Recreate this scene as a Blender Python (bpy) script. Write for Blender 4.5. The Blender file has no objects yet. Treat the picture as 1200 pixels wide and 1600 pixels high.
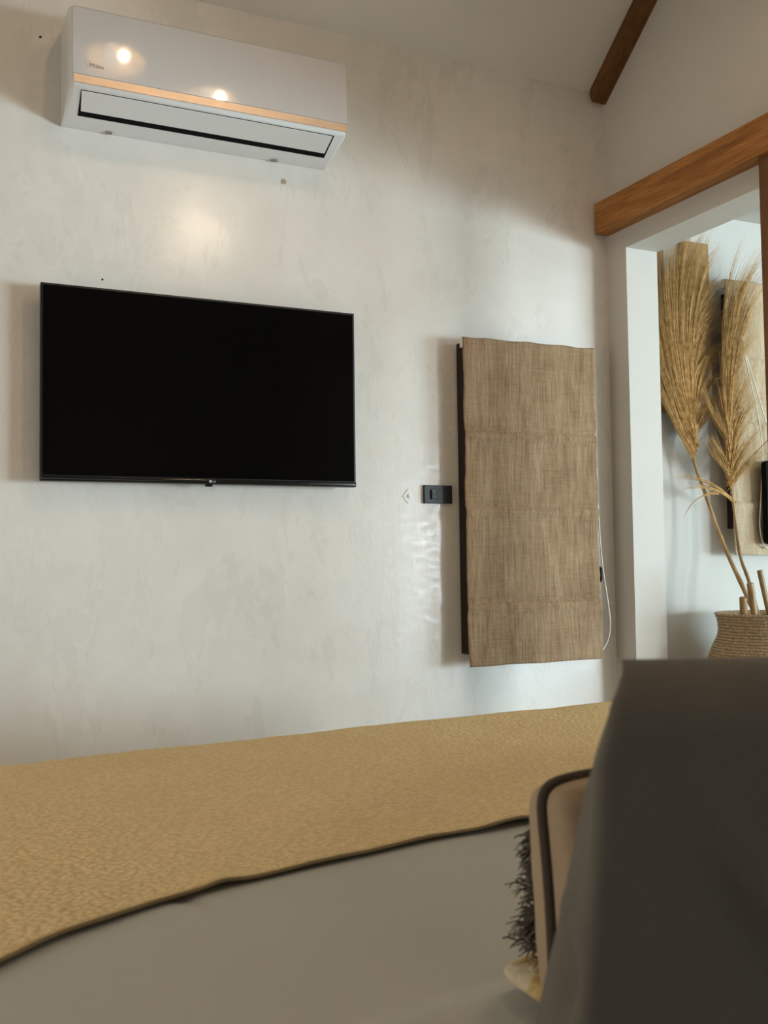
import bpy, bmesh, math, random
from mathutils import Vector, Matrix, noise
random.seed(7)
C = bpy.context.scene.collection
scn = bpy.context.scene
PI = math.pi

# ------------------------------------------------------------------ camera
cam_d = bpy.data.cameras.new('camera')
cam = bpy.data.objects.new('camera', cam_d); C.objects.link(cam)
cam_d.sensor_fit = 'VERTICAL'; cam_d.sensor_height = 36.0; cam_d.sensor_width = 27.0
cam_d.lens = 36.0 * 1556 / 1600
cam_d.clip_start = 0.02
cam.matrix_world = Matrix((( 0.90396433, -0.00824284, -0.42752842, 0),
                           (-0.42738961, -0.04935728, -0.90271921, 0),
                           (-0.01366068,  0.99874717, -0.04814013, 0),
                           (0, 0, 0, 1)))
cam_d.dof.use_dof = True
cam_d.dof.focus_distance = 3.2
cam_d.dof.aperture_fstop = 11.0
scn.camera = cam

# ------------------------------------------------------------------ world, lights, exposure
w = bpy.data.worlds.new('world'); scn.world = w; w.use_nodes = True
bg = w.node_tree.nodes['Background']
bg.inputs[0].default_value = (0.80, 0.90, 1.0, 1); bg.inputs[1].default_value = 1.0
scn.view_settings.view_transform = 'Standard'
scn.view_settings.look = 'None'
scn.view_settings.gamma = 1.0
scn.view_settings.use_curve_mapping = False
scn.view_settings.exposure = 0.0

def area(name, loc, target, sx, sy, energy, col):
    d = bpy.data.lights.new(name, 'AREA'); d.shape = 'RECTANGLE'; d.size = sx; d.size_y = sy
    d.energy = energy; d.color = col
    o = bpy.data.objects.new(name, d); C.objects.link(o)
    o.location = loc
    o.rotation_euler = (Vector(target) - Vector(loc)).to_track_quat('-Z', 'Y').to_euler()
    return o
# daylight arriving through the glazed front of the next room
area('daylight_next_room', (9.0, -2.6, -0.20), (2.2, 2.6, 0.45), 3.4, 1.3, 530, (0.60, 0.86, 1.0))
area('fill_next_room', (6.05, -3.0, 0.12), (2.6, 3.0, 0.12), 1.1, 1.2, 205, (0.85, 0.96, 1.0))  # second area, added as ambient fill for the next room
# warm fill added in an unseen opening left of the bed
area('fill_left', (-1.72, 1.3, 0.1), (2.3, 1.5, 0.3), 1.5, 1.8, 17, (1.0, 0.82, 0.59))

# weak warm fill added behind the bed, no known source there
area('fill_back', (0.6, -1.36, -0.1), (0.9, 3.0, -0.2), 1.6, 0.9, 0.6, (1.0, 0.80, 0.55))

# ------------------------------------------------------------------ helpers
def link(o):
    C.objects.link(o); return o
def tag(o, label=None, cat=None, group=None, kind=None):
    if label: o['label'] = label
    if cat: o['category'] = cat
    if group: o['group'] = group
    if kind: o['kind'] = kind
    return o
def empty(name, loc, label=None, cat=None, group=None, kind=None):
    o = bpy.data.objects.new(name, None); o.empty_display_size = 0.05
    link(o); o.location = loc
    return tag(o, label, cat, group, kind)
def finish(name, bm, mat, parent=None, smooth=False, angle=None):
    """bm holds WORLD coordinates; the object gets its origin at the parent's place."""
    me = bpy.data.meshes.new(name)
    bmesh.ops.recalc_face_normals(bm, faces=bm.faces[:])
    bm.to_mesh(me); bm.free()
    o = bpy.data.objects.new(name, me); link(o)
    if parent is not None:
        o.parent = parent
        p = parent; off = Vector()
        while p is not None:
            off += p.location; p = p.parent
        me.transform(Matrix.Translation(-off))
    if mat: me.materials.append(mat)
    if smooth:
        for p in me.polygons: p.use_smooth = True
        if angle:
            me.set_sharp_from_angle(angle=angle)
    return o
def box(bm, x0, x1, y0, y1, z0, z1, bev=0.0, seg=2):
    r = bmesh.ops.create_cube(bm, size=1.0)
    vs = r['verts']
    bmesh.ops.scale(bm, vec=(x1 - x0, y1 - y0, z1 - z0), verts=vs)
    bmesh.ops.translate(bm, vec=((x0 + x1) / 2, (y0 + y1) / 2, (z0 + z1) / 2), verts=vs)
    if bev:
        es = list({e for v in vs for e in v.link_edges})
        bmesh.ops.bevel(bm, geom=es, offset=bev, segments=seg, profile=0.7, affect='EDGES')
def boxo(name, mat, b, parent=None, bev=0.0, smooth=False):
    bm = bmesh.new(); box(bm, *b, bev=bev)
    return finish(name, bm, mat, parent, smooth)
def extrude_poly(bm, pts, axis, a, b):
    """pts 2D polygon; axis 0: pts are (y,z) extruded along x; 1: (x,z) along y."""
    def P(p, t): return (t, p[0], p[1]) if axis == 0 else (p[0], t, p[1])
    v0 = [bm.verts.new(P(p, a)) for p in pts]; v1 = [bm.verts.new(P(p, b)) for p in pts]
    n = len(pts)
    bm.faces.new(v0); bm.faces.new(v1[::-1])
    for i in range(n):
        bm.faces.new((v0[i], v0[(i + 1) % n], v1[(i + 1) % n], v1[i]))
def spline(pts, n):
    """Catmull-Rom through pts, n samples."""
    pts = [Vector(p) for p in pts]
    P = [2 * pts[0] - pts[1]] + pts + [2 * pts[-1] - pts[-2]]
    out = []; m = len(pts) - 1
    for i in range(n):
        t = i / (n - 1) * m; k = min(int(t), m - 1); u = t - k
        a, b, c, d = P[k:k + 4]
        out.append(0.5 * ((2 * b) + (c - a) * u + (2 * a - 5 * b + 4 * c - d) * u * u + (3 * b - a - 3 * c + d) * u ** 3))
    return out
def tube(bm, path, r, n=8, closed=False, caps=True):
    """r: number or function of t in 0..1"""
    m = len(path); rings = []
    up = None
    for i, p in enumerate(path):
        p = Vector(p)
        a = Vector(path[(i - 1) % m] if (closed or i) else path[0]); b = Vector(path[(i + 1) % m] if (closed or i < m - 1) else path[-1])
        t = (b - a).normalized() if (b - a).length > 1e-9 else Vector((0, 0, 1))
        if up is None:
            up = Vector((0, 0, 1)) if abs(t.z) < 0.9 else Vector((1, 0, 0))
        s = t.cross(up).normalized(); up = s.cross(t).normalized()
        rr = r(i / max(1, m - 1)) if callable(r) else r
        rings.append([bm.verts.new(p + rr * (math.cos(2 * PI * k / n) * s + math.sin(2 * PI * k / n) * up)) for k in range(n)])
    for i in range(m if closed else m - 1):
        A = rings[i]; B = rings[(i + 1) % m]
        for k in range(n):
            bm.faces.new((A[k], A[(k + 1) % n], B[(k + 1) % n], B[k]))
    if caps and not closed:
        bm.faces.new(rings[0]); bm.faces.new(rings[-1][::-1])
def lathe(bm, prof, c, n=48, cap0=True, cap1=False):
    rings = []
    for r, z in prof:
        rings.append([bm.verts.new((c[0] + r * math.cos(2 * PI * k / n), c[1] + r * math.sin(2 * PI * k / n), c[2] + z)) for k in range(n)])
    for A, B in zip(rings, rings[1:]):
        for k in range(n):
            bm.faces.new((A[k], A[(k + 1) % n], B[(k + 1) % n], B[k]))
    if cap0: bm.faces.new(rings[0][::-1])
    if cap1: bm.faces.new(rings[-1])
def gridmesh(bm, fn, nu, nv):
    V = [[bm.verts.new(fn(i / nu, j / nv)) for j in range(nv + 1)] for i in range(nu + 1)]
    for i in range(nu):
        for j in range(nv):
            bm.faces.new((V[i][j], V[i + 1][j], V[i + 1][j + 1], V[i][j + 1]))
    return V
def smoothstep(a, b, x):
    t = max(0.0, min(1.0, (x - a) / (b - a))); return t * t * (3 - 2 * t)
def lerp_table(tab, z):
    tab = sorted(tab)
    if z <= tab[0][0]: return tab[0][1]
    for (z0, x0), (z1, x1) in zip(tab, tab[1:]):
        if z <= z1: return x0 + (x1 - x0) * (z - z0) / (z1 - z0)
    return tab[-1][1]

# ------------------------------------------------------------------ materials
class NT:
    def __init__(self, name):
        self.m = bpy.data.materials.new(name); self.m.use_nodes = True
        self.t = self.m.node_tree; self.b = self.t.nodes['Principled BSDF']
        self._c = None
    def n(self, typ, **kw):
        o = self.t.nodes.new(typ)
        for k, v in kw.items(): setattr(o, k, v)
        return o
    def l(self, a, b): self.t.links.new(a, b)
    def coord(self, scale=(1, 1, 1)):
        tc = self.n('ShaderNodeTexCoord'); mp = self.n('ShaderNodeMapping')
        mp.inputs['Scale'].default_value = scale
        self.l(tc.outputs['Object'], mp.inputs['Vector']); return mp.outputs[0]
    def noise(self, scale, detail=4, rough=0.55, stretch=(1, 1, 1), dist=0.0):
        o = self.n('ShaderNodeTexNoise'); o.inputs['Scale'].default_value = scale
        o.inputs['Detail'].default_value = detail; o.inputs['Roughness'].default_value = rough
        o.inputs['Distortion'].default_value = dist
        self.l(self.coord(stretch), o.inputs['Vector']); return o.outputs['Fac']
    def ramp(self, fac, stops):
        r = self.n('ShaderNodeValToRGB'); e = r.color_ramp.elements
        while len(e) < len(stops): e.new(0.5)
        for el, (p, c) in zip(e, stops):
            el.position = p; el.color = (*c, 1) if len(c) == 3 else c
        self.l(fac, r.inputs[0]); return r.outputs[0]
    def rng(self, fac, a, b, c, d):
        r = self.n('ShaderNodeMapRange')
        for i, v in zip((1, 2, 3, 4), (a, b, c, d)): r.inputs[i].default_value = v
        self.l(fac, r.inputs[0]); return r.outputs[0]
    def mix(self, fac, a, b, mode='MIX'):
        r = self.n('ShaderNodeMix', data_type='RGBA', blend_type=mode)
        if isinstance(fac, float): r.inputs[0].default_value = fac
        else: self.l(fac, r.inputs[0])
        for s, v in ((r.inputs[6], a), (r.inputs[7], b)):
            if isinstance(v, tuple): s.default_value = (*v, 1)
            else: self.l(v, s)
        return r.outputs[2]
    def math(self, op, a, b):
        r = self.n('ShaderNodeMath', operation=op)
        for s, v in ((r.inputs[0], a), (r.inputs[1], b)):
            if isinstance(v, (int, float)): s.default_value = v
            else: self.l(v, s)
        return r.outputs[0]
    def bump(self, h, strength, dist=0.01, prev=None):
        r = self.n('ShaderNodeBump'); r.inputs['Strength'].default_value = strength
        r.inputs['Distance'].default_value = dist
        self.l(h, r.inputs['Height'])
        if prev is not None: self.l(prev, r.inputs['Normal'])
        self.l(r.outputs[0], self.b.inputs['Normal']); return r.outputs[0]
    def color(self, c):
        if isinstance(c, tuple): self.b.inputs['Base Color'].default_value = (*c, 1)
        else: self.l(c, self.b.inputs['Base Color'])
    def rough(self, r):
        if isinstance(r, (int, float)): self.b.inputs['Roughness'].default_value = r
        else: self.l(r, self.b.inputs['Roughness'])
    def spec(self, s): self.b.inputs['Specular IOR Level'].default_value = s

def simple(name, c, rough=0.5, spec=0.5, metal=0.0, var=0.06, scale=30):
    k = NT(name)
    f = k.noise(scale, 3)
    d = tuple(max(0, v * (1 - var)) for v in c); u = tuple(min(1, v * (1 + var)) for v in c)
    k.color(k.ramp(f, [(0.3, d), (0.7, u)]))
    k.rough(rough); k.spec(spec); k.b.inputs['Metallic'].default_value = metal
    return k.m
def m_plaster(name, c, gloss=True, amt=0.07):
    k = NT(name)
    f1 = k.noise(1.7, 6, 0.6, dist=0.6); f2 = k.noise(9, 5, 0.65)
    f = k.math('ADD', k.math('MULTIPLY', f1, 0.65), k.math('MULTIPLY', f2, 0.35))
    d = tuple(v * (1 - amt * s) for v, s in zip(c, (1.0, 1.15, 1.4))); u = tuple(min(1, v * (1 + amt)) for v in c)
    k.color(k.ramp(f, [(0.32, d), (0.68, u)]))
    if gloss:
        g = k.noise(6, 6, 0.7, (1, 1, 0.45), dist=0.5)
        k.rough(k.rng(g, 0.35, 0.65, 0.20, 0.42)); k.spec(0.42)
        k.b.inputs['Coat Weight'].default_value = 0.9
        k.l(k.rng(g, 0.40, 0.60, 0.04, 0.14), k.b.inputs['Coat Roughness'])
        b = k.bump(k.noise(5, 3), 0.10, 0.012)
        b = k.bump(k.noise(34, 6, 0.7, (1, 1, 0.4)), 0.16, 0.004, b)
        cb = k.n('ShaderNodeBump'); cb.inputs['Strength'].default_value = 0.14; cb.inputs['Distance'].default_value = 0.004
        k.l(k.noise(44, 6, 0.75, (0.40, 1, 1.0), dist=0.8), cb.inputs['Height']); k.l(cb.outputs[0], k.b.inputs['Coat Normal'])
    else:
        k.rough(0.6); k.spec(0.25)
        k.bump(k.noise(6, 5, 0.6), 0.12, 0.01)
    return k.m
def m_wood(name, c0, c1, axis='y', scale=3.0):
    k = NT(name)
    s = {'y': (9, 0.7, 9), 'z': (9, 9, 0.7)}[axis]
    f = k.noise(scale, 7, 0.62, s, dist=1.4); g = k.noise(scale * 9, 3, 0.5, s)
    f = k.math('ADD', k.math('MULTIPLY', f, 0.8), k.math('MULTIPLY', g, 0.2))
    k.color(k.ramp(f, [(0.3, c0), (0.52, tuple((a + b) / 2 for a, b in zip(c0, c1))), (0.7, c1)]))
    k.rough(0.55); k.spec(0.3)
    k.bump(f, 0.25, 0.004)
    return k.m
def m_linen(name, c0, c1, axis=2):
    k = NT(name)
    sv = [1, 1, 1]; sv[axis] = 0.05
    sh = [1, 1, 1]; sh[0] = 0.06
    fv = k.noise(150, 4, 0.6, tuple(sv)); fh = k.noise(170, 4, 0.6, tuple(sh)); blot = k.noise(7, 4, 0.6)
    f = k.math('ADD', k.math('MULTIPLY', fv, 0.5), k.math('ADD', k.math('MULTIPLY', fh, 0.2), k.math('MULTIPLY', blot, 0.3)))
    k.color(k.ramp(f, [(0.36, c0), (0.64, c1)]))
    k.rough(0.85); k.spec(0.15)
    b = k.bump(k.noise(11, 5, 0.65, (1.3, 1, 0.6), dist=0.3), 0.4, 0.03)
    k.bump(f, 0.35, 0.002, b)
    return k.m
def m_cloth(name, c, var=0.05, fine=500, wr=0.0, rough=0.9):
    k = NT(name)
    f = k.noise(fine, 3)
    d = tuple(v * (1 - var) for v in c); u = tuple(min(1, v * (1 + var)) for v in c)
    k.color(k.ramp(f, [(0.3, d), (0.7, u)])); k.rough(rough); k.spec(0.12)
    k.b.inputs['Sheen Weight'].default_value = 0.05
    b = k.bump(f, 0.15, 0.0015)
    if wr: k.bump(k.noise(6, 3, 0.5, (1, 1, 0.5), dist=0.6), wr, 0.03, b)
    return k.m

M = {}
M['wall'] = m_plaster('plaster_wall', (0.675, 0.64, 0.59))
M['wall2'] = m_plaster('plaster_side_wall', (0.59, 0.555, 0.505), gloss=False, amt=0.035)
M['ceil'] = m_plaster('ceiling_paint', (0.68, 0.64, 0.58), gloss=False, amt=0.025)
M['floor'] = m_plaster('floor_concrete', (0.60, 0.565, 0.51), gloss=False)
M['white'] = m_plaster('white_plaster', (0.56, 0.535, 0.49), gloss=False, amt=0.02)
M['beam'] = m_wood('beam_wood', (0.18, 0.066, 0.013), (0.56, 0.245, 0.066), 'y', 4.0)
M['rafter'] = m_wood('rafter_wood', (0.085, 0.032, 0.008), (0.19, 0.078, 0.02), 'y')
M['post'] = m_wood('post_wood', (0.11, 0.045, 0.015), (0.20, 0.09, 0.032), 'z')
M['board'] = m_wood('board_wood', (0.24, 0.12, 0.045), (0.42, 0.25, 0.11), 'z')
M['frame'] = m_wood('dark_frame_wood', (0.010, 0.004, 0.003), (0.028, 0.012, 0.008), 'z')
M['acw'] = simple('gloss_white_plastic', (0.75, 0.74, 0.73), 0.22, 0.5, var=0.01)
M['acp'] = simple('shaded_gloss_panel', (0.55, 0.51, 0.48), 0.04, 0.5, var=0.01)  # white plastic darkened in colour to stand in for the unlit front
M['gold'] = simple('champagne_strip', (0.72, 0.50, 0.33), 0.38, 0.5, metal=0.35, var=0.04)
M['black'] = simple('black_plastic', (0.006, 0.006, 0.007), 0.35, 0.4)
M['slot'] = simple('dark_slot', (0.004, 0.004, 0.004), 0.8, 0.1)
M['screen'] = simple('black_screen', (0.0015, 0.0015, 0.0015), 0.12, 0.10, var=0.0)
M['tvgloss'] = simple('glossy_black_bezel', (0.004, 0.004, 0.004), 0.12, 0.5)
M['switch'] = simple('charcoal_switch', (0.020, 0.020, 0.023), 0.42, 0.4)
M['silver'] = simple('silver_mark', (0.45, 0.45, 0.45), 0.35, 0.5, metal=0.5)
M['greym'] = simple('grey_mark', (0.26, 0.22, 0.20), 0.5, 0.3)
M['clear'] = simple('pearl_sticker', (0.78, 0.78, 0.76), 0.2, 0.6)
M['cord'] = simple('white_cord', (0.80, 0.75, 0.66), 0.6, 0.3)
M['linen'] = m_linen('brown_linen', (0.20, 0.122, 0.062), (0.40, 0.276, 0.170))
M['linen2'] = m_linen('tan_linen', (0.40, 0.29, 0.18), (0.56, 0.44, 0.30))
M['sheet'] = m_cloth('grey_white_sheet', (0.47, 0.47, 0.43), 0.02, 400, 0.10)
M['shade'] = simple('brass_shade', (0.55, 0.42, 0.26), 0.4, 0.5)
M['stain'] = simple('brown_speck', (0.40, 0.31, 0.21), 0.7, 0.2)

def m_runner():
    k = NT('woven_runner')
    v = k.n('ShaderNodeTexVoronoi'); v.inputs['Scale'].default_value = 130
    k.l(k.coord((0.75, 1.0, 1.0)), v.inputs['Vector'])
    a = k.noise(150, 4, 0.6, (0.6, 1.3, 1)); c = k.noise(5, 3)
    f = k.math('ADD', k.math('MULTIPLY', v.outputs['Distance'], 0.55), k.math('ADD', k.math('MULTIPLY', a, 0.30), k.math('MULTIPLY', c, 0.25)))
    k.color(k.ramp(f, [(0.30, (0.92, 0.73, 0.43)), (0.66, (0.78, 0.58, 0.29))]))
    k.rough(0.85); k.spec(0.2)
    b = k.bump(k.math('MULTIPLY', v.outputs['Distance'], -1.0), 0.9, 0.005)
    k.bump(a, 0.6, 0.006, b)
    return k.m
M['runner'] = m_runner()
M['hem'] = m_cloth('runner_hem', (0.26, 0.19, 0.10), 0.15, 700)
M['dark'] = m_cloth('charcoal_linen', (0.116, 0.104, 0.086), 0.08, 600, 0.35)
M['taupe'] = m_cloth('taupe_cloth', (0.36, 0.27, 0.18), 0.06, 600, 0.12)
M['piping'] = m_cloth('dark_piping', (0.07, 0.055, 0.042), 0.1, 600)
M['shag'] = m_cloth('grey_shag', (0.15, 0.13, 0.11), 0.25, 300)
M['cream'] = None
k = NT('cream_mustard_cloth')
f = k.noise(14, 3, 0.6, dist=0.8)
k.color(k.ramp(f, [(0.44, (0.62, 0.53, 0.38)), (0.52, (0.50, 0.36, 0.14)), (0.6, (0.34, 0.21, 0.06))]))
k.rough(0.9); k.bump(k.noise(160, 4), 0.6, 0.004); M['cream'] = k.m
k = NT('pampas_straw')
oi = k.noise(55, 3, 0.6)
k.color(k.ramp(oi, [(0.3, (0.36, 0.185, 0.055)), (0.7, (0.68, 0.43, 0.17))])); k.rough(0.7); k.spec(0.2)
M['pampas'] = k.m
k = NT('cane_stem')
k.color(k.ramp(k.noise(22, 4, 0.6, (1, 1, 0.4)), [(0.3, (0.20, 0.105, 0.035)), (0.7, (0.46, 0.30, 0.13))])); k.rough(0.45)
M['cane'] = k.m
k = NT('coiled_rope')
k.color(k.ramp(k.noise(130, 4, 0.6), [(0.35, (0.30, 0.195, 0.10)), (0.65, (0.58, 0.44, 0.27))])); k.rough(0.85)
k.bump(k.noise(240, 3), 0.8, 0.004); M['rope'] = k.m
g = NT('window_glass'); g.color((0.02, 0.022, 0.025)); g.rough(0.05); M['pane'] = g.m
g = NT('clear_glass'); g.color((1, 1, 1)); g.rough(0.0); g.b.inputs['Transmission Weight'].default_value = 1.0
M['glass'] = g.m
e = NT('lamp_filament'); e.color((1, 0.9, 0.7)); e.b.inputs['Emission Color'].default_value = (1, 0.85, 0.62, 1)
e.b.inputs['Emission Strength'].default_value = 5.0; M['bulb'] = e.m

# ------------------------------------------------------------------ the setting
FL = -1.0           # floor height below the camera
XR = 2.37           # face of the wall with the doorway
ZW = 1.765          # height of the front wall under the roof slope
SL = 0.824          # roof slope
YR, ZR = 0.9, 1.765 + 0.824 * 2.1
YB = -1.3
def S(name, b, mat, bev=0.0):
    return tag(boxo(name, mat, b, bev=bev), kind='structure')

S('floor', (-1.8, 9.8, -3.35, 3.15, FL - 0.12, FL), M['floor'])
S('wall_front', (-1.8, 9.8, 3.0, 3.15, FL, ZW + 0.10), M['wall'])
bm = bmesh.new()
HD = 1.14           # head of the openings
extrude_poly(bm, [(3.0, FL), (3.0, ZW + 0.02), (YR, ZR + 0.05), (YB, ZR - SL * (YR - YB) + 0.05), (YB, FL), (0.45, FL),
                  (0.45, HD), (2.888, HD), (2.888, FL)], 0, XR, XR + 0.145)
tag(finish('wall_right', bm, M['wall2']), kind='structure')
bm = bmesh.new()
extrude_poly(bm, [(3.0, FL), (3.0, ZW + 0.02), (YR, ZR + 0.05), (YB, ZR - SL * (YR - YB) + 0.05), (YB, FL), (0.5, FL), (0.5, 1.1), (2.1, 1.1), (2.1, FL)], 0, -1.8, -1.65)
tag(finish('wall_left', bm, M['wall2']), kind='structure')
# back wall with an opening where the added fill sits
bm = bmesh.new()
zb = ZR - SL * (YR - YB) + 0.05
extrude_poly(bm, [(-1.65, FL), (-1.65, zb), (XR, zb), (XR, FL), (1.4, FL), (1.4, 0.4), (-0.25, 0.4), (-0.25, FL)], 1, YB - 0.15, YB)
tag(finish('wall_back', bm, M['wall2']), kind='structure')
# sloping ceiling of the bedroom, two planes
bm = bmesh.new()
extrude_poly(bm, [(3.0, ZW), (3.0, ZW + 0.12), (YR, ZR + 0.12), (YB - 0.15, ZR - SL * (YR - YB + 0.15) + 0.12),
                  (YB - 0.15, ZR - SL * (YR - YB + 0.15)), (YR, ZR)], 0, -1.8, XR + 0.02)
tag(finish('ceiling', bm, M['ceil']), kind='structure')
# next room
XN, YN = 9.65, -3.2
S('ceiling.001', (XR + 0.145, XN + 0.15, YN - 0.15, 3.0, 1.365, 1.45), M['white'])
S('wall_right.001', (XN, XN + 0.15, YN - 0.15, 3.0, FL, 1.365), M['white'])
S('wall_left.001', (XR, XR + 0.145, YN, YB - 0.15, FL, 1.365), M['white'])
bm = bmesh.new()
extrude_poly(bm, [(XR, FL), (XR, 1.365), (XN, 1.365), (XN, FL), (XN - 0.4, FL), (XN - 0.4, 1.0), (3.2, 1.0), (3.2, FL)], 1, YN - 0.15, YN)
tag(finish('wall_back.001', bm, M['white']), kind='structure')
S('wall_front.001', (XR + 0.145, XN, 2.994, 3.0, FL, 1.365), M['white'])

# timber over the opening, its post, the rafter
S('trim_1', (2.31, XR + 0.002, 0.30, 2.992, 1.212, 1.328), M['beam'], bev=0.004)
S('trim_2', (2.325, 2.42, 2.06, 2.205, FL, 1.212), M['post'], bev=0.004)
bm = bmesh.new()
d = 0.045
extrude_poly(bm, [(2.997, ZW + 0.003 - d * 0.4), (2.997, ZW + 0.004), (YR, ZR + 0.004), (YR, ZR - d * 1.3), (2.985, ZW + 0.012 - d * 1.3 + 0.0)], 0, 2.306, XR + 0.001)
tag(finish('trim_3', bm, M['rafter']), kind='structure')
# slim black track on the ceiling of the next room
S('trim_4', (2.90, 5.2, 2.80, 2.828, 1.352, 1.366), M['black'])

# small marks left in the plaster
def speck(x, z, r, mat):
    bm = bmesh.new()
    bmesh.ops.create_circle(bm, cap_ends=True, radius=r, segments=10, matrix=Matrix.Translation((x, 2.9985, z)) @ Matrix.Rotation(PI / 2, 4, 'X'))
    wf = bpy.data.objects['wall_front']
    return finish('screw_hole', bm, mat, wf)
speck(1.077, 1.229, 0.009, M['stain'])
speck(0.326, 1.546, 0.004, M['slot'])
speck(0.504, 0.845, 0.003, M['slot'])

# ------------------------------------------------------------------ windows behind the blinds
def window(name, x0, x1, z0, z1, yb, yf):
    t = empty(name, ((x0 + x1) / 2, yb, z0), kind='structure')
    fw = 0.05
    for nm, b in (('frame', (x0, x0 + fw, yf, yb, z0, z1)), ('frame', (x1 - fw, x1, yf, yb, z0, z1)),
                  ('frame', (x0 + fw, x1 - fw, yf, yb, z1 - fw, z1)), ('frame', (x0 + fw, x1 - fw, yf, yb, z0, z0 + fw))):
        boxo(nm, M['frame'], b, t, bev=0.003)
    boxo('pane', M['pane'], (x0 + fw, x1 - fw, yb - 0.02, yb - 0.012, z0 + fw, z1 - fw), t)
    return t
window('window_1', 1.708, 2.215, -0.325, 0.748, 3.0, 2.945)
window('window_2', 2.928, 3.42, 0.105, 1.045, 2.994, 2.945)

# ------------------------------------------------------------------ roman blinds
def roman_blind(x0, x1, z0, z1, y, mat, label, seams, seed, cat='blind'):
    t = empty('roman_blind', ((x0 + x1) / 2, y, z0), label, cat, 'linen roman blinds')
    W, H = x1 - x0, z1 - z0
    def front(u, v, off=0.0):
        x = x0 + u * W; z = z0 + v * H
        n1 = noise.noise((x * 4 + seed, z * 2.2, 0.3)); n2 = noise.noise((x * 13, z * 5 + seed, 1.3)); n3 = noise.noise((x * 30, z * 9, seed))
        dy = 0.009 * n1 + 0.006 * n2 + 0.003 * n3
        # creases where the cloth folds up
        for s in seams:
            dd = (v - s)
            dy += 0.006 * math.exp(-(dd / 0.006) ** 2)
            dy -= 0.007 * math.exp(-((dd + 0.02) / 0.018) ** 2)
            x += 0.0025 * math.exp(-(dd / 0.012) ** 2) * (1 if u < 0.5 else -1)
        x += (0.004 * noise.noise((z * 7, seed, 5.1)) + 0.002 * noise.noise((z * 25, seed, 2.1))) * (1 if u < 0.5 else -1) * abs(2 * u - 1) ** 4
        dy += 0.02 * v * 0 - 0.012 * (1 - v) ** 3 + 0.004 * math.exp(-(u / 0.03) ** 2)
        if v > 0.99: z += 0.002 * math.sin(u * 23 + seed)
        z += 0.003 * noise.noise((u * 5, seed, 8)) * (1 - v)
        return Vector((x, y + dy + off, z))
    bm = bmesh.new()
    nu, nv = 70, 150
    A = gridmesh(bm, lambda u, v: front(u, v), nu, nv)
    B = gridmesh(bm, lambda u, v: front(u, v, 0.0035), nu, nv)
    for i in range(nu):
        bm.faces.new((A[i][0], A[i + 1][0], B[i + 1][0], B[i][0])); bm.faces.new((A[i][nv], A[i + 1][nv], B[i + 1][nv], B[i][nv]))
    for j in range(nv):
        bm.faces.new((A[0][j], A[0][j + 1], B[0][j + 1], B[0][j])); bm.faces.new((A[nu][j], A[nu][j + 1], B[nu][j + 1], B[nu][j]))
    finish('blind_cloth', bm, mat, t, True)
    boxo('head_rail', M['silver'], (x0 + 0.012, x1 - 0.006, y + 0.012, y + 0.034, z1 - 0.028, z1 - 0.001), t, bev=0.002)
    boxo('rail_bracket', M['cord'], (x0 + 0.002, x0 + 0.014, y + 0.006, 2.945, z1 - 0.034, z1 + 0.001), t, bev=0.002)
    # pull-cord loop
    return t
b1 = roman_blind(1.688, 2.236, -0.362, 0.757, 2.916, M['linen'], 'brown linen roman blind hanging over the bedroom window, right of the black switch', (0.195, 0.485, 0.72), 3.1)
bm = bmesh.new()
tube(bm, spline([(2.232, 2.935, 0.748), (2.243, 2.93, 0.396), (2.248, 2.93, 0.163), (2.264, 2.935, -0.022), (2.289, 2.94, -0.162), (2.297, 2.94, -0.250), (2.280, 2.938, -0.308), (2.245, 2.935, -0.332), (2.215, 2.94, -0.25), (2.20, 2.94, 0.2), (2.215, 2.936, 0.74)], 70), 0.0024, 6)
finish('pull_cord', bm, M['cord'], b1, True)
b2 = roman_blind(2.882, 3.44, 0.0, 1.088, 2.916, M['linen2'], 'tan linen roman blind on the far wall of the next room, behind the pampas', (0.195, 0.485, 0.72), 9.4)
bm = bmesh.new()
tube(bm, spline([(2.915, 2.90, 1.0), (2.950, 2.893, 0.77), (2.998, 2.89, 0.571), (3.020, 2.89, 0.42), (3.008, 2.89, 0.25), (2.994, 2.89, 0.117), (3.012, 2.89, 0.04), (3.05, 2.89, 0.035), (3.09, 2.89, 0.12), (3.08, 2.89, 0.4), (3.01, 2.89, 0.62), (2.95, 2.893, 0.79)], 80), 0.0026, 6)
finish('pull_cord', bm, M['cord'], b2, True)
# black hook for the cord
t = empty('cord_cleat', (2.276, 2.997, -0.063), 'small black cord cleat on the wall right of the brown blind', 'cleat')
boxo('base', M['black'], (2.268, 2.282, 2.975, 3.0, -0.083, -0.043), t, bev=0.002)
bm = bmesh.new(); tube(bm, [(2.272, 2.969, -0.092), (2.277, 2.962, -0.085), (2.279, 2.960, -0.064), (2.277, 2.962, -0.042), (2.272, 2.969, -0.034)], 0.005, 8)
finish('hook', bm, M['black'], t, True)
# dark rounded panel in the next room
t = empty('wall_panel', (3.09, 2.86, 0.04), 'black round-cornered panel standing before the tan blind at the right edge', 'panel')
bm = bmesh.new(); box(bm, 3.0, 3.16, 2.855, 2.880, 0.042, 0.367)
es = [e for e in bm.edges if abs(e.verts[0].co.x - e.verts[1].co.x) < 1e-6 and abs(e.verts[0].co.z - e.verts[1].co.z) < 1e-6]
bmesh.ops.bevel(bm, geom=es, offset=0.018, segments=5, profile=0.5, affect='EDGES')
finish('body', bm, M['slot'], t)
boxo('mount', M['black'], (3.05, 3.11, 2.88, 2.90, 0.15, 0.26), t)

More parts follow.
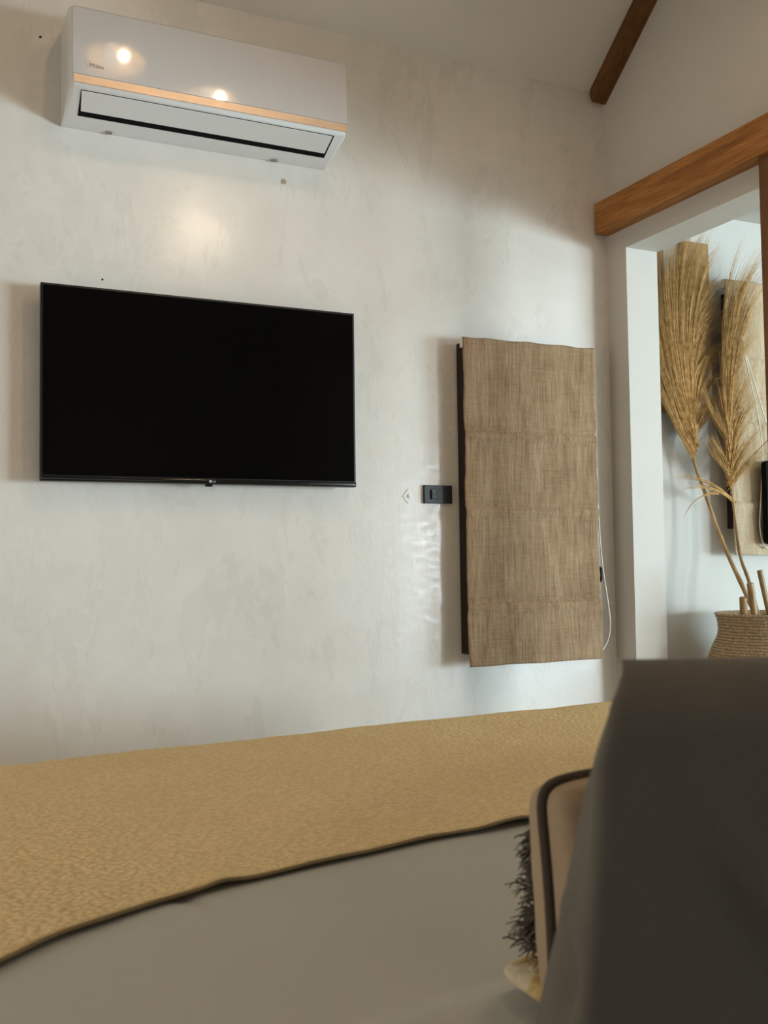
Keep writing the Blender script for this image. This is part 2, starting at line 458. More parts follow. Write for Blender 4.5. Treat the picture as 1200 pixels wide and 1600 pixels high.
# ------------------------------------------------------------------ air conditioner
ac = empty('air_conditioner', (0.80, 3.0, 1.287), 'white split air conditioner with champagne strip high on the wall', 'air conditioner')
AX0, AX1 = 0.384, 1.217
prof = [(0.0, 1.572), (0.12, 1.572), (0.165, 1.569), (0.185, 1.562), (0.198, 1.548), (0.2045, 1.352), (0.204, 1.340), (0.201, 1.332), (0.196, 1.3265),
        (0.188, 1.3235), (0.100, 1.3055), (0.085, 1.3025), (0.02, 1.2895), (0.0, 1.2885)]
def ac_ring(x, ins, k):
    # section pulled in towards the wall at the rounded ends
    out = []
    for d, z in prof:
        dd = d * (1 - k)
        out.append((x, 3.0 - dd - 0.0005, z))
    return out
bm = bmesh.new()
rings = []
for x, k in ((AX0 + 0.000, 0.14), (AX0 + 0.002, 0.075), (AX0 + 0.006, 0.03), (AX0 + 0.013, 0.0), (AX1 - 0.009, 0.0), (AX1 - 0.004, 0.03), (AX1 - 0.001, 0.075), (AX1, 0.14)):
    rings.append([bm.verts.new(p) for p in ac_ring(x, 0, k)])
n = len(prof)
for A, B in zip(rings, rings[1:]):
    for i in range(n):
        bm.faces.new((A[i], A[(i + 1) % n], B[(i + 1) % n], B[i]))
bm.faces.new(rings[0]); bm.faces.new(rings[-1][::-1])
finish('body', bm, M['acw'], ac, True, angle=math.radians(35))
# gloss front panel and the strip under it
bm = bmesh.new()
def acf(z): return 3.0 - (0.198 + (1.548 - z) / (1.548 - 1.352) * 0.0065)
def slab(x0, x1, z0, z1, th, dz=0.0):
    v = []
    for x in (x0, x1):
        for z in (z0, z1):
            for o in (0.001, -th):
                v.append(bm.verts.new((x, acf(z) + o, z)))
    for f in ((0, 1, 3, 2), (4, 6, 7, 5), (0, 4, 5, 1), (2, 3, 7, 6), (1, 5, 7, 3), (0, 2, 6, 4)):
        bm.faces.new([v[i] for i in f])
slab(AX0 + 0.006, AX1 - 0.003, 1.3585, 1.550, 0.004)
finish('front_panel', bm, M['acp'], ac)
bm = bmesh.new(); slab(AX0 + 0.008, AX1 - 0.003, 1.3345, 1.3565, 0.003)
finish('accent_strip', bm, M['gold'], ac)
# louver and the dark outlet behind it
def low(y): return 1.3235 - (y - 2.812) * (1.3235 - 1.3055) / 0.088 if y < 2.9 else 1.3055 - (y - 2.9) * 0.0158 / 0.08
def lowslab(x0a, x1a, ya, x0b, x1b, yb, th, drop=0.0):
    v = []
    for (x0, x1, y) in ((x0a, x1a, ya), (x0b, x1b, yb)):
        for x in (x0, x1):
            for o in (0.001, -th):
                v.append(bm.verts.new((x, y, low(y) + o - drop)))
    for f in ((0, 1, 3, 2), (4, 6, 7, 5), (0, 4, 5, 1), (2, 3, 7, 6), (1, 5, 7, 3), (0, 2, 6, 4)):
        bm.faces.new([v[i] for i in f])
bm = bmesh.new(); lowslab(0.414, 1.178, 2.812, 0.422, 1.190, 2.929, 0.0012)
finish('air_outlet', bm, M['slot'], ac)
bm = bmesh.new(); lowslab(0.416, 1.173, 2.8140, 0.427, 1.181, 2.903, 0.0028)
finish('louver', bm, M['acw'], ac)
for x in (0.520, 1.040):
    boxo('clip', M['greym'], (x - 0.009, x + 0.009, 2.978, 2.990, 1.2845, 1.290), ac, bev=0.001)
def text(s, size, loc, mat, name, parent, depth=0.0006):
    c = bpy.data.curves.new(name, 'FONT'); c.body = s; c.size = size; c.extrude = depth; c.resolution_u = 3
    o = bpy.data.objects.new(name, c)
    link(o)
    dg = bpy.context.evaluated_depsgraph_get()
    me = bpy.data.meshes.new_from_object(o.evaluated_get(dg))
    bpy.data.objects.remove(o)
    me.transform(Matrix.Translation(loc) @ Matrix.Rotation(PI / 2, 4, 'X'))
    me.transform(Matrix.Translation(-parent.location))
    me.materials.clear(); me.materials.append(mat)
    o = bpy.data.objects.new(name, me); link(o); o.parent = parent
    return o
text('Midea', 0.0165, (0.4335, acf(1.384) - 0.0042, 1.383), M['greym'], 'lettering', ac)
bm = bmesh.new()
tube(bm, [(0.4335 + 0.0085 * math.cos(a), acf(1.393) - 0.0044, 1.3905 + 0.0095 * math.sin(a)) for a in [math.radians(q) for q in range(80, 261, 15)]], 0.0009, 5)
finish('logo', bm, M['silver'], ac)

# ------------------------------------------------------------------ television
tv = empty('television', (0.80, 3.0, 0.235), 'large flat black television hung on the wall under the air conditioner', 'television')
boxo('back_shell', M['black'], (0.345, 1.26, 2.945, 2.968, 0.26, 0.77), tv, bev=0.008)
boxo('bezel', M['black'], (0.3205, 1.2862, 2.922, 2.947, 0.2345, 0.7985), tv, bev=0.003)
boxo('screen', M['screen'], (0.3275, 1.2792, 2.9205, 2.9235, 0.2525, 0.7915), tv)
boxo('lower_trim', M['tvgloss'], (0.322, 1.285, 2.9165, 2.928, 0.2355, 0.2505), tv, bev=0.005, smooth=True)
boxo('sensor', M['tvgloss'], (0.795, 0.817, 2.925, 2.94, 0.2275, 0.2355), tv, bev=0.002)
boxo('wall_mount', M['slot'], (0.55, 1.05, 2.965, 3.0, 0.40, 0.65), tv)
bm = bmesh.new()
bmesh.ops.create_circle(bm, cap_ends=True, radius=0.0042, segments=16, matrix=Matrix.Translation((0.8065, 2.9162, 0.2430)) @ Matrix.Rotation(PI / 2, 4, 'X'))
finish('logo', bm, M['silver'], tv)
text('LG', 0.0085, (0.8125, 2.9164, 0.2400), M['silver'], 'lettering', tv)

# ------------------------------------------------------------------ switch, sticker
sw = empty('light_switch', (1.622, 3.0, 0.19), 'black light switch plate on the wall left of the brown blind', 'switch')
boxo('plate', M['switch'], (1.568, 1.676, 2.988, 3.0, 0.190, 0.2525), sw, bev=0.002)
boxo('rocker', M['switch'], (1.593, 1.612, 2.981, 2.989, 0.2045, 0.2370), sw, bev=0.0015)
boxo('rocker', M['switch'], (1.613, 1.634, 2.9845, 2.989, 0.2045, 0.2370), sw, bev=0.0015)
boxo('indicator', M['greym'], (1.596, 1.609, 2.9802, 2.982, 0.2325, 0.2350), sw)
st = empty('wall_sticker', (1.511, 3.0, 0.213), 'tiny pearly diamond sticker on the wall left of the black switch', 'sticker')
bm = bmesh.new()
extrude_poly(bm, [(1.511 - 0.020, 0.2135), (1.511, 0.2135 + 0.024), (1.511 + 0.020, 0.2135), (1.511, 0.2135 - 0.024)], 1, 2.997, 3.0)
finish('backing', bm, M['clear'], st)
bm = bmesh.new()
vs = [bm.verts.new(p) for p in ((1.501, 2.9968, 0.2135), (1.511, 2.9968, 0.2255), (1.521, 2.9968, 0.2135), (1.511, 2.9968, 0.2015))]
tip = bm.verts.new((1.511, 2.990, 0.2135))
for i in range(4): bm.faces.new((vs[i], vs[(i + 1) % 4], tip))
bm.faces.new(vs[::-1])
finish('facet', bm, M['clear'], st)

# ------------------------------------------------------------------ bed
BA = math.atan(0.0635); E1 = Vector((math.cos(BA), math.sin(BA), 0)); E2 = Vector((math.sin(BA), -math.cos(BA), 0)); B0 = Vector((0, 2.062, 0))
ZB = -0.386; BU0, BU1, BL = -0.12, 1.78, 2.15
def edgefn(s, L, r):
    """position and drop along a rounded edge at both ends; s may leave 0..L to hang down"""
    if s > L / 2:
        p, dd = edgefn(L - s, L, r); return L - p, dd
    if s >= r: return s, 0.0
    a = (r - s) / r
    if a <= PI / 2: return r - r * math.sin(a), r - r * math.cos(a)
    return 0.0, r + (a - PI / 2) * r
def bedpt(u, v, lift, r=0.05, wob=0.0):
    L = BU1 - BU0
    pu, du = edgefn(u - BU0, L, r); pv, dv = edgefn(v, BL, r)
    z = ZB + lift - max(du, dv) - 0.3 * min(du, dv)
    p = B0 + E1 * (pu + BU0) + E2 * pv
    # lifted cloth stays outside the mattress
    if du > 0.001 and lift: p += E1 * (lift * (-1 if u < (BU0 + BU1) / 2 else 1))
    if dv > 0.001 and lift: p += E2 * (lift * (-1 if v < BL / 2 else 1))
    z += wob * (0.006 * noise.noise((p.x * 3.0, p.y * 3.0, 0.5)) + 0.002 * noise.noise((p.x * 11, p.y * 11, 1.5)))
    return Vector((p.x, p.y, z))
bed = empty('bed', (0.85, 1.0, FL), 'wide bed made with a plain grey white sheet', 'bed')
def rbox(u0, u1, v0, v1, z0, z1, bev):
    bm = bmesh.new(); box(bm, u0, u1, -v1, -v0, z0, z1, bev=bev, seg=3)
    Mx = Matrix.Translation(B0) @ Matrix.Rotation(BA, 4, 'Z')
    bmesh.ops.transform(bm, matrix=Mx, verts=bm.verts[:]); return bm
finish('bed_frame', rbox(BU0 + 0.02, BU1 - 0.02, 0.02, BL - 0.02, FL + 0.12, FL + 0.32, 0.01), M['post'], bed)
finish('mattress', rbox(BU0 + 0.012, BU1 - 0.012, 0.012, BL - 0.012, FL + 0.32, ZB - 0.012, 0.045), M['sheet'], bed, True)
for u in (BU0 + 0.06, BU1 - 0.14):
    for v in (0.06, BL - 0.14):
        finish('leg', rbox(u, u + 0.08, v, v + 0.08, FL, FL + 0.13, 0.006), M['post'], bed)
bm = bmesh.new()
sk = 0.30
def crease(p):
    # a soft ridge across the sheet and a few short tucks
    q = 0.0
    return q
def sheet_fn(a, b):
    u = BU0 - sk + a * (BU1 - BU0 + 2 * sk); v = -sk + b * (BL + 2 * sk - 0.1)
    p = bedpt(u, v, 0.0, wob=1.0)
    if p.z > ZB - 0.02:
        d1 = (p.x - 0.285) * 0.80 + (p.y - 1.14) * 0.60       # tuck under the runner's corner
        along = -(p.x - 0.285) * -0.60 + (p.y - 1.14) * -0.80
        if -0.03 < along < 0.2: p.z -= 0.004 * math.exp(-(d1 / 0.010) ** 2) * (1 - along / 0.2)
        d2 = p.y - (0.78 + 0.10 * (p.x - 0.45))
        p.z += 0.006 * smoothstep(0.02, -0.02, d2)
    return p
gridmesh(bm, sheet_fn, 190, 190)
finish('sheet', bm, M['sheet'], bed, True)

# runner over the foot of the bed
rn = empty('bed_runner', (0.85, 1.6, ZB), 'sand coloured woven bed runner laid across the foot of the bed', 'bed runner')
edge_tab = [(-0.5, 1.28), (-0.15, 1.11), (0.0, 1.03), (0.082, 0.981), (0.15, 0.955), (0.219, 0.937), (0.30, 0.922), (0.40, 0.905), (0.57, 0.881), (0.713, 0.878), (0.85, 0.884), (1.2, 0.90), (2.2, 0.93)]
edge_sp = spline([(a, b, 0) for a, b in edge_tab], 240); edge_l = [(p.x, p.y) for p in edge_sp]
def rn_edge(u): return lerp_table(edge_l, u)
def runner_fn(a, b):
    u = BU0 - 0.28 + a * (BU1 - BU0 + 0.56)
    ve = rn_edge(u)
    v = -0.32 + b * (ve + 0.32)
    lift = 0.007
    near = smoothstep(0.10, 0.0, ve - v)
    lift += near * (0.001 + 0.004 * math.exp(-((u - 0.275) / 0.022) ** 2) + 0.005 * math.exp(-((u - 0.73) / 0.05) ** 2) + 0.001 * math.sin(u * 19) ** 2)
    return bedpt(u, v, lift, wob=0.7)
bm = bmesh.new()
A = gridmesh(bm, runner_fn, 200, 150)
finish('woven_cloth', bm, M['runner'], rn, True)
md = bpy.data.objects['woven_cloth'].modifiers.new('thick', 'SOLIDIFY'); md.thickness = 0.004; md.offset = 0.0
bm = bmesh.new()
tube(bm, [runner_fn(i / 300, 1.0) + Vector((0, 0, -0.0008)) for i in range(301)], 0.0024, 6)
finish('hem', bm, M['hem'], rn, True)

# ------------------------------------------------------------------ cushions
# tall charcoal cushion, seen from behind and close
dk = empty('backrest_cushion', (0.70, 0.47, ZB), 'large charcoal linen cushion standing closest to us at the lower right', 'cushion')
S_T = [(-0.060, 0.440), (-0.070, 0.432), (-0.082, 0.424), (-0.095, 0.416), (-0.114, 0.402), (-0.133, 0.389), (-0.152, 0.382), (-0.171, 0.376), (-0.190, 0.370), (-0.209, 0.364), (-0.227, 0.358), (-0.245, 0.351), (-0.263, 0.345), (-0.281, 0.339), (-0.315, 0.328), (-0.40, 0.315)]
E_T = [(-0.057, 0.346), (-0.066, 0.338), (-0.080, 0.327), (-0.108, 0.316), (-0.141, 0.3145), (-0.173, 0.311), (-0.204, 0.307), (-0.234, 0.302), (-0.265, 0.297), (-0.40, 0.290)]
def dk_ring(z, ins):
    xe, xs = lerp_table(E_T, z), lerp_table(S_T, z)
    yb, yf = 0.42 + ins, 0.52 - ins
    xe += ins * 0.45; xs += ins * 0.25
    pts = [(xs, yf), (xe + (xs - xe) * 0.5 - 0.006, (yb + yf) / 2), (xe, yb), (0.55, yb - 0.012), (0.75, yb - 0.014), (1.0, yb), (1.02 - ins, (yb + yf) / 2), (1.0, yf), (0.75, yf + 0.02), (0.55, yf + 0.015)]
    # round the polygon by resampling and smoothing
    P = []
    for (a, b) in zip(pts, pts[1:] + pts[:1]):
        m = max(2, int(((a[0] - b[0]) ** 2 + (a[1] - b[1]) ** 2) ** 0.5 / 0.006))
        for i in range(m): P.append((a[0] + (b[0] - a[0]) * i / m, a[1] + (b[1] - a[1]) * i / m))
    return P
def resample(P, n):
    P = P + [P[0]]; L = [0]
    for a, b in zip(P, P[1:]): L.append(L[-1] + math.dist(a, b))
    out = []; k = 0
    for i in range(n):
        s = L[-1] * i / n
        while L[k + 1] < s: k += 1
        t = (s - L[k]) / max(1e-9, L[k + 1] - L[k])
        out.append((P[k][0] + (P[k + 1][0] - P[k][0]) * t, P[k][1] + (P[k + 1][1] - P[k][1]) * t))
    return out
def smooth_ring(P, it):
    n = len(P)
    for _ in range(it):
        P = [((P[i - 1][0] + 2 * P[i][0] + P[(i + 1) % n][0]) / 4, (P[i - 1][1] + 2 * P[i][1] + P[(i + 1) % n][1]) / 4) for i in range(n)]
    return P
bm = bmesh.new(); rings = []
ZT = -0.059
levels = [(ZB + 0.007 + (ZT - 0.053 - ZB) * i / 60, 0.0) for i in range(61)]
for i in range(1, 9):
    a = i / 8 * PI / 2
    levels.append((ZT - 0.046 + 0.046 * math.sin(a), 0.048 * (1 - math.cos(a))))
NR = 260
def fold(p):
    x, y, z = p
    d = 0.002 * noise.noise((x * 9, y * 9, z * 5)) + (0.011 * smoothstep(0.335, 0.40, x) * noise.noise((x * 7, y * 4, z * 6 + 3)) if y < 0.46 else 0.0)
    # diagonal drape on the face and two dimples low on the side
    q = (x - 0.40) * 0.75 + (z + 0.16) * 0.66
    if y < 0.46: d += smoothstep(0.36, 0.42, x) * (0.015 * math.exp(-(q / 0.014) ** 2) - 0.006 * math.exp(-((q + 0.03) / 0.02) ** 2))
    if x < 0.42 and y < 0.52:
        d -= 0.010 * math.exp(-(((z + 0.225) / 0.016) ** 2) - ((y - 0.452) / 0.018) ** 2)
        d += 0.005 * math.exp(-(((z + 0.195) / 0.012) ** 2) - ((y - 0.462) / 0.025) ** 2)
        d -= 0.008 * math.exp(-(((z + 0.285) / 0.018) ** 2) - ((y - 0.455) / 0.02) ** 2)
    return d
for z, ins in levels:
    P = smooth_ring(resample(dk_ring(z, ins), NR), 5)
    cx, cy = 0.68, 0.47
    R = []
    for i, (x, y) in enumerate(P):
        ax, ay = P[i - 1]; bx, by = P[(i + 1) % NR]
        nx, ny = (by - ay), -(bx - ax); l = math.hypot(nx, ny) or 1
        nx /= l; ny /= l
        if nx * (x - cx) * 0.05 + ny * (y - cy) < 0: nx, ny = -nx, -ny
        dd = fold((x, y, z)) * (1 if z < ZT - 0.02 else 0.5)
        R.append(bm.verts.new((x + nx * dd, y + ny * dd, z - 0.05 * max(0, x - 0.36) * smoothstep(ZT - 0.12, ZT - 0.02, z))))
    rings.append(R)
for A, B in zip(rings, rings[1:]):
    for k in range(NR): bm.faces.new((A[k], A[(k + 1) % NR], B[(k + 1) % NR], B[k]))
bm.faces.new(rings[0][::-1]); bm.faces.new(rings[-1])
finish('linen_cover', bm, M['dark'], dk, True)

def cushion(name, w_, h_, t_, mat4, mat, label, piping=None, pr=0.005, n=36, pinch=0.05, flat=0.42, corner=8.0):
    t = empty(name, mat4.translation.copy(), label, 'cushion')
    bm = bmesh.new()
    def pt(u, v, s):
        x = w_ / 2 * u * (1 - pinch * (1 - abs(v)) ** 0.0 * (1 - v * v) * abs(u) ** 2); y = h_ / 2 * v * (1 - pinch * (1 - u * u) * abs(v) ** 2)
        # rounded corners
        mm = max(abs(u), abs(v))
        if mm > 1e-6:
            k = mm / (abs(u) ** corner + abs(v) ** corner) ** (1 / corner); x *= k; y *= k
        e = max(0.0, (1 - u * u) * (1 - v * v)) ** flat
        z = s * t_ / 2 * e + 0.004 * e * noise.noise((u * 3, v * 3, s + w_ * 20))
        return mat4 @ Vector((x, y, z))
    F = gridmesh(bm, lambda a, b: pt(math.sin((a - 0.5) * PI), math.sin((b - 0.5) * PI), 1), n, n)
    G = gridmesh(bm, lambda a, b: pt(math.sin((a - 0.5) * PI), math.sin((b - 0.5) * PI), -1), n, n)
    bmesh.ops.remove_doubles(bm, verts=bm.verts[:], dist=1e-5)
    finish('cover', bm, mat, t, True)
    per = []
    for i in range(n): per.append(pt(math.sin((i / n - 0.5) * PI), -1, 1))
    for i in range(n): per.append(pt(1, math.sin((i / n - 0.5) * PI), 1))
    for i in range(n): per.append(pt(math.sin((0.5 - i / n) * PI), 1, 1))
    for i in range(n): per.append(pt(-1, math.sin((0.5 - i / n) * PI), 1))
    if piping:
        bm = bmesh.new(); tube(bm, per, pr, 10, closed=True); finish('piping', bm, piping, t, True)
    return t, per
def pose(loc, yaw, lean, roll=0.0):
    """local x along the cushion, y up, z towards the foot of the bed; lean tips the top back"""
    # base: x->X, y->Z, z->-Y ; turned so that the front faces +Y
    base = Matrix(((-1, 0, 0, 0), (0, 0, 1, 0), (0, 1, 0, 0), (0, 0, 0, 1)))
    return Matrix.Translation(loc) @ Matrix.Rotation(yaw, 4, 'Z') @ Matrix.Rotation(lean, 4, 'X') @ base @ Matrix.Rotation(roll, 4, 'Z')
c1, per1 = cushion('piped_cushion', 0.44, 0.182, 0.115, pose((0.660, 0.648, -0.257), 0.0, math.radians(-2), -0.03), M['taupe'],
                   'beige cushion with dark brown piping leaning behind the charcoal cushion', M['piping'], 0.0052, pinch=0.015, corner=14.0, flat=0.20)
FC = Vector((0.697, 0.742, -0.288))
c2, per2 = cushion('fringed_cushion', 0.42, 0.125, 0.06, pose(FC, 0.0, math.radians(6), -0.06), M['shag'],
                   'grey shaggy cushion with fringed edge between the piped and cream cushions')
bm = bmesh.new(); rr = random.Random(3)
for p in per2 * 16:
    d = (p - FC); d.normalize()
    q = p + Vector((rr.gauss(0, 0.003), rr.gauss(0, 0.008), rr.gauss(0, 0.003)))
    d = (d + Vector((rr.gauss(0, .5), rr.gauss(0, .4), rr.gauss(0, .5)))).normalized()
    L = rr.uniform(0.008, 0.018) * (1.5 if p.z < -0.29 else 0.9)
    q1 = q + d * L * 0.6; q2 = q + d * L + Vector((0, 0, -0.2 * L))
    if q2.z < -0.345 or q1.z < -0.345: continue
    tube(bm, [q, q1, q2], lambda t: 0.0011 * (1 - 0.6 * t), 4)
fr = finish('fringe', bm, M['shag'], c2, True); fr['kind'] = 'stuff'
c3, per3 = cushion('cream_cushion', 0.42, 0.20, 0.046, Matrix.Translation((0.664, 0.674, -0.356)) , M['cream'],
                   'cream and mustard textured cushion lying flat under the other cushions', pinch=0.03, corner=6.0)
# ------------------------------------------------------------------ basket with canes and pampas
BC = Vector((2.823, 2.700, FL))
bk = empty('basket', BC, 'tall coiled rope basket holding the pampas in the next room', 'basket')
body = [(0.150, 0.0), (0.175, 0.03), (0.215, 0.14), (0.240, 0.28), (0.242, 0.40), (0.225, 0.52), (0.219, 0.60), (0.200, 0.66), (0.183, 0.695), (0.176, 0.715), (0.175, 0.74), (0.178, 0.765), (0.187, 0.79)]
psp = spline([(r, z, 0) for r, z in body], 900)
nco = 74
prof_b = []
Ls = [0]
for a, b in zip(psp, psp[1:]): Ls.append(Ls[-1] + (b - a).length)
for p, s in zip(psp, Ls):
    ph = (s / Ls[-1]) * nco
    prof_b.append((p.x + 0.0062 * abs(math.sin(ph * PI)) ** 0.8 - 0.004, p.y))
inner = [(prof_b[-1][0] - 0.012, 0.788), (0.165, 0.74), (0.165, 0.70), (0.19, 0.62), (0.19, 0.55), (0.0, 0.54)]
bm = bmesh.new(); lathe(bm, prof_b + inner, BC, 72)
finish('coiled_body', bm, M['rope'], bk, True)
def cane(p0, p1, r, label):
    bm = bmesh.new(); p0 = Vector(p0); p1 = Vector(p1)
    path = [p0 + (p1 - p0) * (i / 8) for i in range(9)]
    tube(bm, path, lambda t: r * (1 + 0.06 * math.sin(t * 9)), 10)
    o = finish('cane_stick', bm, M['cane'], None, True, angle=math.radians(40))
    return tag(o, label, 'stick', 'cut cane sticks in the basket')
zb_ = FL + 0.55
cane((2.71, 2.70, zb_), (2.665, 2.66, -0.150), 0.013, 'short thick cane stub at the left rim of the basket')
cane((2.745, 2.655, zb_), (2.690, 2.65, -0.100), 0.012, 'second cane stub, pale and split, beside the leftmost stub')
cane((2.795, 2.61, zb_), (2.722, 2.635, -0.055), 0.0095, 'longest cut cane stick leaning left in the basket')
cane((2.845, 2.60, zb_), (2.800, 2.625, -0.088), 0.0095, 'upright cut cane stick at the right of the basket')

def plume_thing(label, stem_pts, r0, r1):
    t = empty('pampas_plume', Vector(stem_pts[0]), label, 'pampas grass', 'dried pampas plumes in the basket')
    bm = bmesh.new(); path = spline(stem_pts, 60)
    L = len(path)
    tube(bm, path, lambda q: (r0 + (r1 - r0) * q) * (1 + 0.25 * math.exp(-(((q * 7) % 1.0 - 0.5) / 0.05) ** 2)), 9)
    finish('stem', bm, M['cane'], t, True)
    return t, path
def strands(t, specs, seed, name='plume', ymax=2.962):
    """specs: list of (root, mid control, tip, spread_root, spread_tip, count, radius)"""
    rr = random.Random(seed); bm = bmesh.new()
    for root, mid, tip, sr, stp, cnt, rad in specs:
        root, mid, tip = Vector(root), Vector(mid), Vector(tip)
        ncl = max(2, cnt // 12)
        for _c in range(ncl):
            csh = Vector((rr.gauss(0, stp), rr.gauss(0, stp * 0.35), rr.gauss(0, stp)))
            croot = root + Vector((rr.gauss(0, sr), rr.gauss(0, sr * 0.6), rr.gauss(0, sr * 2.5)))
            ck = rr.uniform(0.8, 1.05); bow = rr.gauss(0, stp * 0.5)
            for _ in range(12):
                g = rr.gauss(0, 1)
                a = croot + Vector((rr.gauss(0, sr * 0.3), rr.gauss(0, sr * 0.3), rr.gauss(0, sr * 1.2)))
                sh = csh + Vector((rr.gauss(0, stp * 0.28), rr.gauss(0, stp * 0.2), rr.gauss(0, stp * 0.3)))
                b = mid + sh * 0.6 + Vector((bow, 0, -bow * 0.5)) + Vector((rr.gauss(0, stp * .12), 0, rr.gauss(0, stp * .12)))
                c = tip + sh
                k = ck * rr.uniform(0.72, 1.0)
                pts = []
                for i in range(10):
                    s = i / 9 * k
                    p = a * (1 - s) ** 2 + b * 2 * s * (1 - s) + c * s * s
                    p = p + Vector((noise.noise((p.x * 14, p.z * 14, g)) * 0.005 * s, 0, -0.02 * max(0, s - 0.8)))
                    p.y = min(p.y, ymax)
                    if ymax > 2.9 and p.x > 2.874: p.x = 2.874 + 0.1 * (p.x - 2.874) * 0
                    if p.x < 2.524 and p.y > 2.86: p.x = 2.524
                    pts.append(p)
                tube(bm, pts, lambda q: rad * (1 - 0.85 * q), 3, caps=False)
    o = finish(name, bm, M['pampas'], t, True); o['kind'] = 'stuff'
    return o
# first plume, leaning left
stemA = [(2.845, 2.66, FL + 0.55), (2.772, 2.74, -0.214 + 0.05), (2.745, 2.83, 0.042), (2.72, 2.885, 0.224), (2.684, 2.915, 0.392), (2.68, 2.93, 0.646), (2.66, 2.935, 0.90)]
pA, pathA = plume_thing('tall golden pampas plume fanning to the left against the far wall', stemA, 0.0095, 0.004)
ra = (2.690, 2.912, 0.40)
sp = []
YF = 2.935
YF = 2.925
for root_z, (mx, mz), (tx, tz), cnt in ((0.40, (2.585, 0.53), (2.548, 0.68), 110), (0.41, (2.585, 0.60), (2.552, 0.82), 130), (0.43, (2.575, 0.68), (2.552, 0.98), 130),
                                        (0.45, (2.570, 0.80), (2.580, 1.12), 150), (0.48, (2.575, 0.92), (2.640, 1.24), 150), (0.50, (2.590, 1.00), (2.720, 1.30), 150),
                                        (0.52, (2.615, 1.06), (2.800, 1.29), 150), (0.54, (2.640, 1.08), (2.860, 1.21), 140), (0.56, (2.660, 1.02), (2.880, 1.10), 130),
                                        (0.55, (2.680, 0.92), (2.880, 0.97), 130), (0.50, (2.700, 0.80), (2.875, 0.84), 120), (0.45, (2.700, 0.68), (2.870, 0.72), 110),
                                        (0.42, (2.715, 0.56), (2.860, 0.62), 100), (0.60, (2.66, 0.95), (2.84, 1.04), 130), (0.66, (2.67, 0.95), (2.86, 0.92), 120), (0.58, (2.70, 0.80), (2.86, 0.78), 120), (0.46, (2.650, 0.75), (2.690, 1.10), 150), (0.44, (2.660, 0.70), (2.76, 0.98), 150)):
    rx = 2.694 - 0.03 * max(0, root_z - 0.42)
    sp.append(((rx, 2.915, root_z), (mx, YF, mz), (tx, YF, tz), 0.006, 0.026, int(cnt * 1.7), 0.0013))
strands(pA, sp, 11)
# second plume, behind and to the right
stemB = [(2.87, 2.72, FL + 0.55), (2.845, 2.80, -0.12), (2.842, 2.845, 0.0), (2.832, 2.86, 0.189), (2.825, 2.865, 0.27), (2.810, 2.87, 0.409), (2.805, 2.875, 0.60)]
pB, pathB = plume_thing('second pampas plume spreading right in front of the tan blind', stemB, 0.0075, 0.0035)
sp = []
YG = 2.878
for root_z, (mx, mz), (tx, tz), cnt in ((0.28, (2.870, 0.37), (3.010, 0.43), 70), (0.30, (2.860, 0.45), (3.000, 0.55), 70), (0.31, (2.780, 0.38), (2.725, 0.47), 50),
                                        (0.36, (2.850, 0.56), (3.010, 0.64), 80), (0.38, (2.840, 0.66), (3.010, 0.76), 80), (0.42, (2.780, 0.52), (2.740, 0.66), 50),
                                        (0.46, (2.830, 0.78), (3.020, 0.90), 80), (0.50, (2.825, 0.90), (3.030, 1.03), 80), (0.54, (2.820, 1.00), (3.040, 1.16), 80),
                                        (0.58, (2.825, 1.08), (3.060, 1.25), 70), (0.60, (2.850, 1.12), (3.120, 1.20), 50), (0.50, (2.810, 0.85), (2.920, 1.08), 80), (0.40, (2.800, 0.62), (2.860, 0.86), 80)):
    sp.append(((2.815, 2.86, root_z), (mx, YG - 0.012, mz), (tx, YG - 0.02, tz), 0.007, 0.034, int(cnt * 1.5), 0.0012))
# thin loose spray on the left below the plume
sp.append(((2.838, 2.86, 0.205), (2.72, 2.86, 0.31), (2.555, 2.87, 0.30), 0.004, 0.012, 26, 0.0014))
sp.append(((2.838, 2.86, 0.200), (2.74, 2.86, 0.28), (2.57, 2.87, 0.265), 0.004, 0.008, 14, 0.0014))
sp.append(((2.760, 2.865, 0.240), (2.63, 2.86, 0.24), (2.572, 2.86, 0.115), 0.002, 0.004, 6, 0.0014))
strands(pB, sp, 23, ymax=2.886)

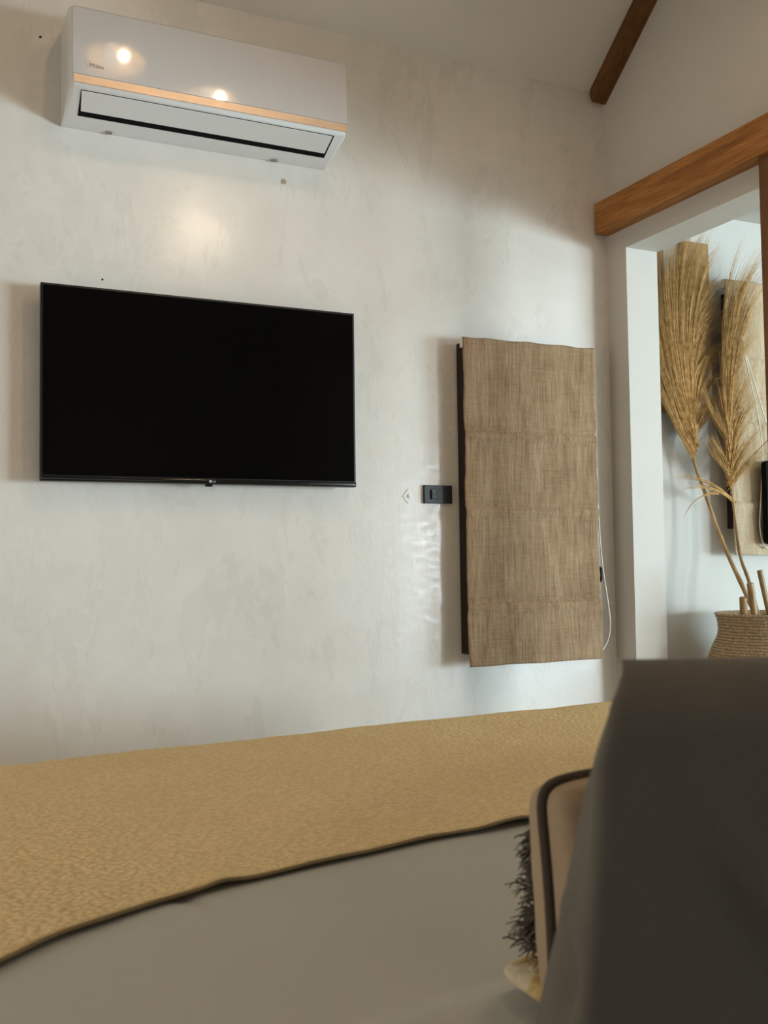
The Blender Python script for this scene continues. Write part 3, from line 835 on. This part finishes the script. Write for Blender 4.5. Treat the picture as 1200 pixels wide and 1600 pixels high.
# timber against the far wall behind the plumes
tag(boxo('wooden_board', M['board'], (2.716, 2.846, 2.968, 2.992, 0.62, 1.235), bev=0.002), 'upright brown wooden board on the far wall behind the pampas', 'board')
tag(boxo('wooden_pole', M['board'], (2.585, 2.618, 2.968, 2.992, 0.55, 1.36), bev=0.004), 'narrow wooden upright on the far wall beside the white door jamb', 'upright')

# ------------------------------------------------------------------ pendant lamps above the bed (out of frame, mirrored in the gloss)
def pendant(loc, energy, col, label, ztop, rad, drops=(0.0,)):
    t = empty('pendant_lamp', (loc[0], loc[1], loc[2]), label, 'lamp')
    bm = bmesh.new(); tube(bm, [(loc[0], loc[1], ztop), (loc[0], loc[1], loc[2] + 0.12)], 0.004, 6); finish('cord', bm, M['black'], t)
    for dz in drops:
        c = Vector((loc[0], loc[1], loc[2] + dz))
        bm = bmesh.new(); lathe(bm, [(0.006, 0.13), (0.02, 0.12), (0.022, 0.06), (0.02, 0.055)], c, 16, True, True); finish('socket', bm, M['gold'], t, True)
        bm = bmesh.new(); lathe(bm, [(0.004, -0.052), (0.018, -0.046), (0.03, -0.03), (0.035, -0.008), (0.030, 0.018), (0.020, 0.04), (0.018, 0.055)], c, 20, True, True); finish('bulb', bm, M['bulb'], t, True)
        bm = bmesh.new()
        lathe(bm, [(0.024, 0.125), (0.060, 0.115), (0.105, 0.080), (0.140, 0.035), (0.158, -0.030), (0.155, -0.030), (0.136, 0.033), (0.102, 0.076), (0.058, 0.110), (0.0235, 0.119)], c, 36, False, False)
        finish('cutoff_shade', bm, M['shade'], t, True)  # unseen shade, added to keep lamp light off the upper wall
        d = bpy.data.lights.new('bulb_light', 'POINT'); d.energy = energy / len(drops); d.color = col; d.shadow_soft_size = rad
        o = bpy.data.objects.new('bulb_light', d); link(o); o.parent = t; o.location = (rad + 0.045, 0, dz + 0.012)
    return t
pendant(Vector((1.28, 1.0, 1.76)), 25, (1.0, 0.78, 0.55), 'twin warm bulbs on one cord hanging over the bed nearer the doorway', ZR - 0.04, 0.018, (0.0, 0.62))
pendant(Vector((0.825, 1.0, 2.50)), 10, (1.0, 0.74, 0.48), 'single warm bulb hanging over the middle of the bed', ZR - 0.04, 0.012)
